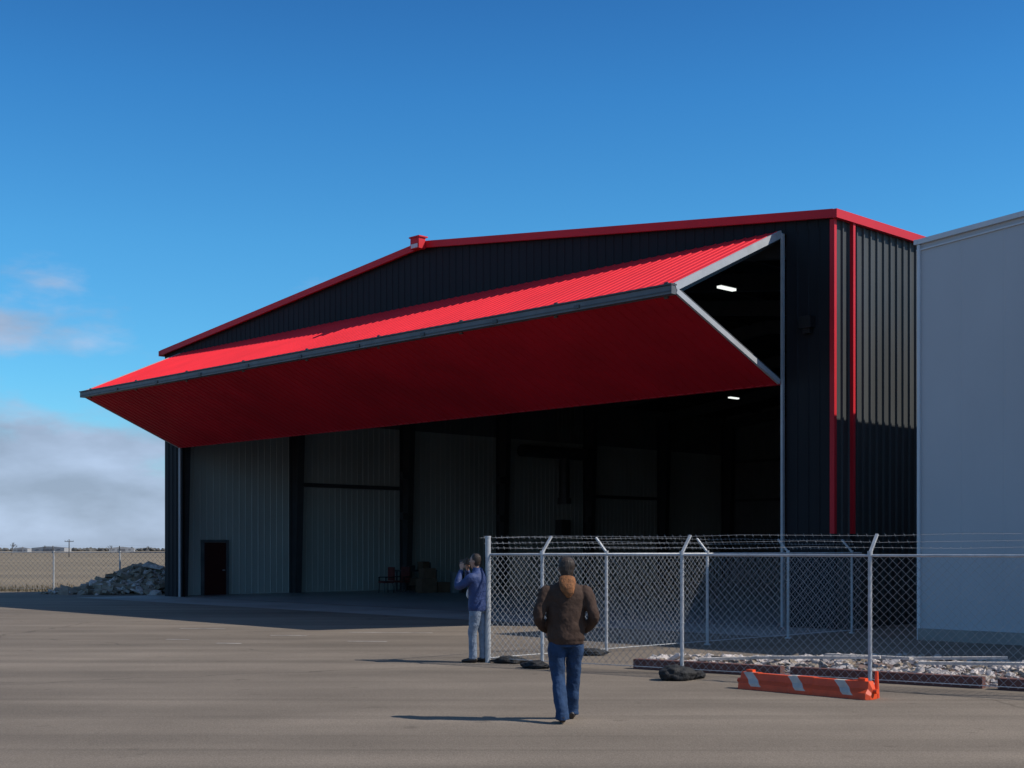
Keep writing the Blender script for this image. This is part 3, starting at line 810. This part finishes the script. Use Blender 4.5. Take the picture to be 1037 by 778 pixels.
for i in range(6000):
    x=random.uniform(-60,-8); t_=(x+120)/114; yy=61.8-4.6*t_*1.0+random.expovariate(1/2.5)
    hgt=random.uniform(.06,.22); dx=random.uniform(-.05,.05); w_=random.uniform(.01,.03)
    if (x-Lp.x)*d1.x+(yy-Lp.y)*d1.y>-.2: continue
    bm.faces.new([bm.verts.new((x-w_,yy,0)),bm.verts.new((x+w_,yy,0)),bm.verts.new((x+dx,yy+random.uniform(-.05,.05),hgt))])
add('dry_grass',bm,mat('dry_grass',(0.22,0.17,0.10),.9,.3,2),fixn=False)

# ------------------------------------------------------------------ light & sky
EL=rad(42.6); sx,sy=.977,-.21; nn=math.hypot(sx,sy); sx/=nn; sy/=nn
S=Vector((sx*math.cos(EL),sy*math.cos(EL),math.sin(EL)))
sl=bpy.data.lights.new('sun','SUN'); sl.energy=4.6; sl.angle=rad(.5); sl.color=(1,.94,.86)
so=bpy.data.objects.new('sun',sl); COL.objects.link(so); so.rotation_euler=S.to_track_quat('Z','Y').to_euler(); so.location=(30,-10,40)
w=bpy.data.worlds.new('World'); scene.world=w; w.use_nodes=True
N=w.node_tree.nodes; L=w.node_tree.links
bg=N['Background']; bg.inputs['Strength'].default_value=.14
sky=N.new('ShaderNodeTexSky'); sky.sky_type='NISHITA'; sky.sun_disc=False
sky.sun_elevation=EL; sky.sun_rotation=math.atan2(sx,sy); sky.air_density=1.0; sky.dust_density=.3; sky.ozone_density=3.0; sky.altitude=300
tc=N.new('ShaderNodeTexCoord'); sp=N.new('ShaderNodeSeparateXYZ'); L.new(tc.outputs['Generated'],sp.inputs[0])
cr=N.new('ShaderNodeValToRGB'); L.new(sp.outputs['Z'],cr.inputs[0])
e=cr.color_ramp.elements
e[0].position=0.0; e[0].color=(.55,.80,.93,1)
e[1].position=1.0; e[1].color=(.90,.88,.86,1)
for p_,c_ in ((.12,(.36,.84,1.03,1)),(.22,(.30,.82,1.06,1)),(.32,(.22,.70,1.02,1)),(.42,(.16,.52,.85,1)),(.62,(.80,.86,.92,1))):  # unseen sky above the view is turned neutral to cut blue fill light
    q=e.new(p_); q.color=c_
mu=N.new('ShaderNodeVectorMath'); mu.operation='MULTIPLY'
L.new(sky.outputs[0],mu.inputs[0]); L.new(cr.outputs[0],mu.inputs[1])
mp=N.new('ShaderNodeMapping'); mp.inputs['Scale'].default_value=(1,1,2.6); mp.inputs['Location'].default_value=(.35,0,.0); L.new(tc.outputs['Generated'],mp.inputs['Vector'])
nz=N.new('ShaderNodeTexNoise'); nz.inputs['Scale'].default_value=7; nz.inputs['Detail'].default_value=8; nz.inputs['Roughness'].default_value=.55
L.new(mp.outputs[0],nz.inputs['Vector'])
th=N.new('ShaderNodeMapRange'); th.inputs['From Min'].default_value=0.05; th.inputs['From Max'].default_value=.24; th.inputs['To Min'].default_value=.22; th.inputs['To Max'].default_value=-.30
L.new(sp.outputs['Z'],th.inputs['Value'])
ad=N.new('ShaderNodeMath'); ad.operation='ADD'; L.new(nz.outputs['Fac'],ad.inputs[0]); L.new(th.outputs[0],ad.inputs[1])
cm=N.new('ShaderNodeMapRange'); cm.interpolation_type='SMOOTHSTEP'; cm.inputs['From Min'].default_value=.42; cm.inputs['From Max'].default_value=.66; cm.inputs['To Max'].default_value=.92
L.new(ad.outputs[0],cm.inputs['Value'])
cc=N.new('ShaderNodeMapRange'); cc.inputs['From Min'].default_value=.35; cc.inputs['From Max'].default_value=.65; cc.inputs['To Min'].default_value=.80; cc.inputs['To Max'].default_value=1.22
nz2=N.new('ShaderNodeTexNoise'); nz2.inputs['Scale'].default_value=11; nz2.inputs['Detail'].default_value=6; L.new(mp.outputs[0],nz2.inputs['Vector']); L.new(nz2.outputs['Fac'],cc.inputs['Value'])
cs=N.new('ShaderNodeVectorMath'); cs.operation='SCALE'; cs.inputs[0].default_value=(2.8,3.45,4.7); L.new(cc.outputs[0],cs.inputs['Scale'])
mx=N.new('ShaderNodeMixRGB'); L.new(cs.outputs[0],mx.inputs[2])
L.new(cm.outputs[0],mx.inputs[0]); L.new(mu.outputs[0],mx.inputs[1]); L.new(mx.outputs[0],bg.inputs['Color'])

# ------------------------------------------------------------------ camera
cam=bpy.data.cameras.new('camera'); co=bpy.data.objects.new('camera',cam); COL.objects.link(co)
co.location=(0,0,1.85); co.rotation_euler=(rad(90),0,0)
cam.sensor_width=36; cam.lens=1356/1037*36; cam.shift_y=167/1037; cam.clip_start=.1; cam.clip_end=6000
scene.camera=co
scene.view_settings.view_transform='Standard'; scene.view_settings.look='None'; scene.view_settings.exposure=0
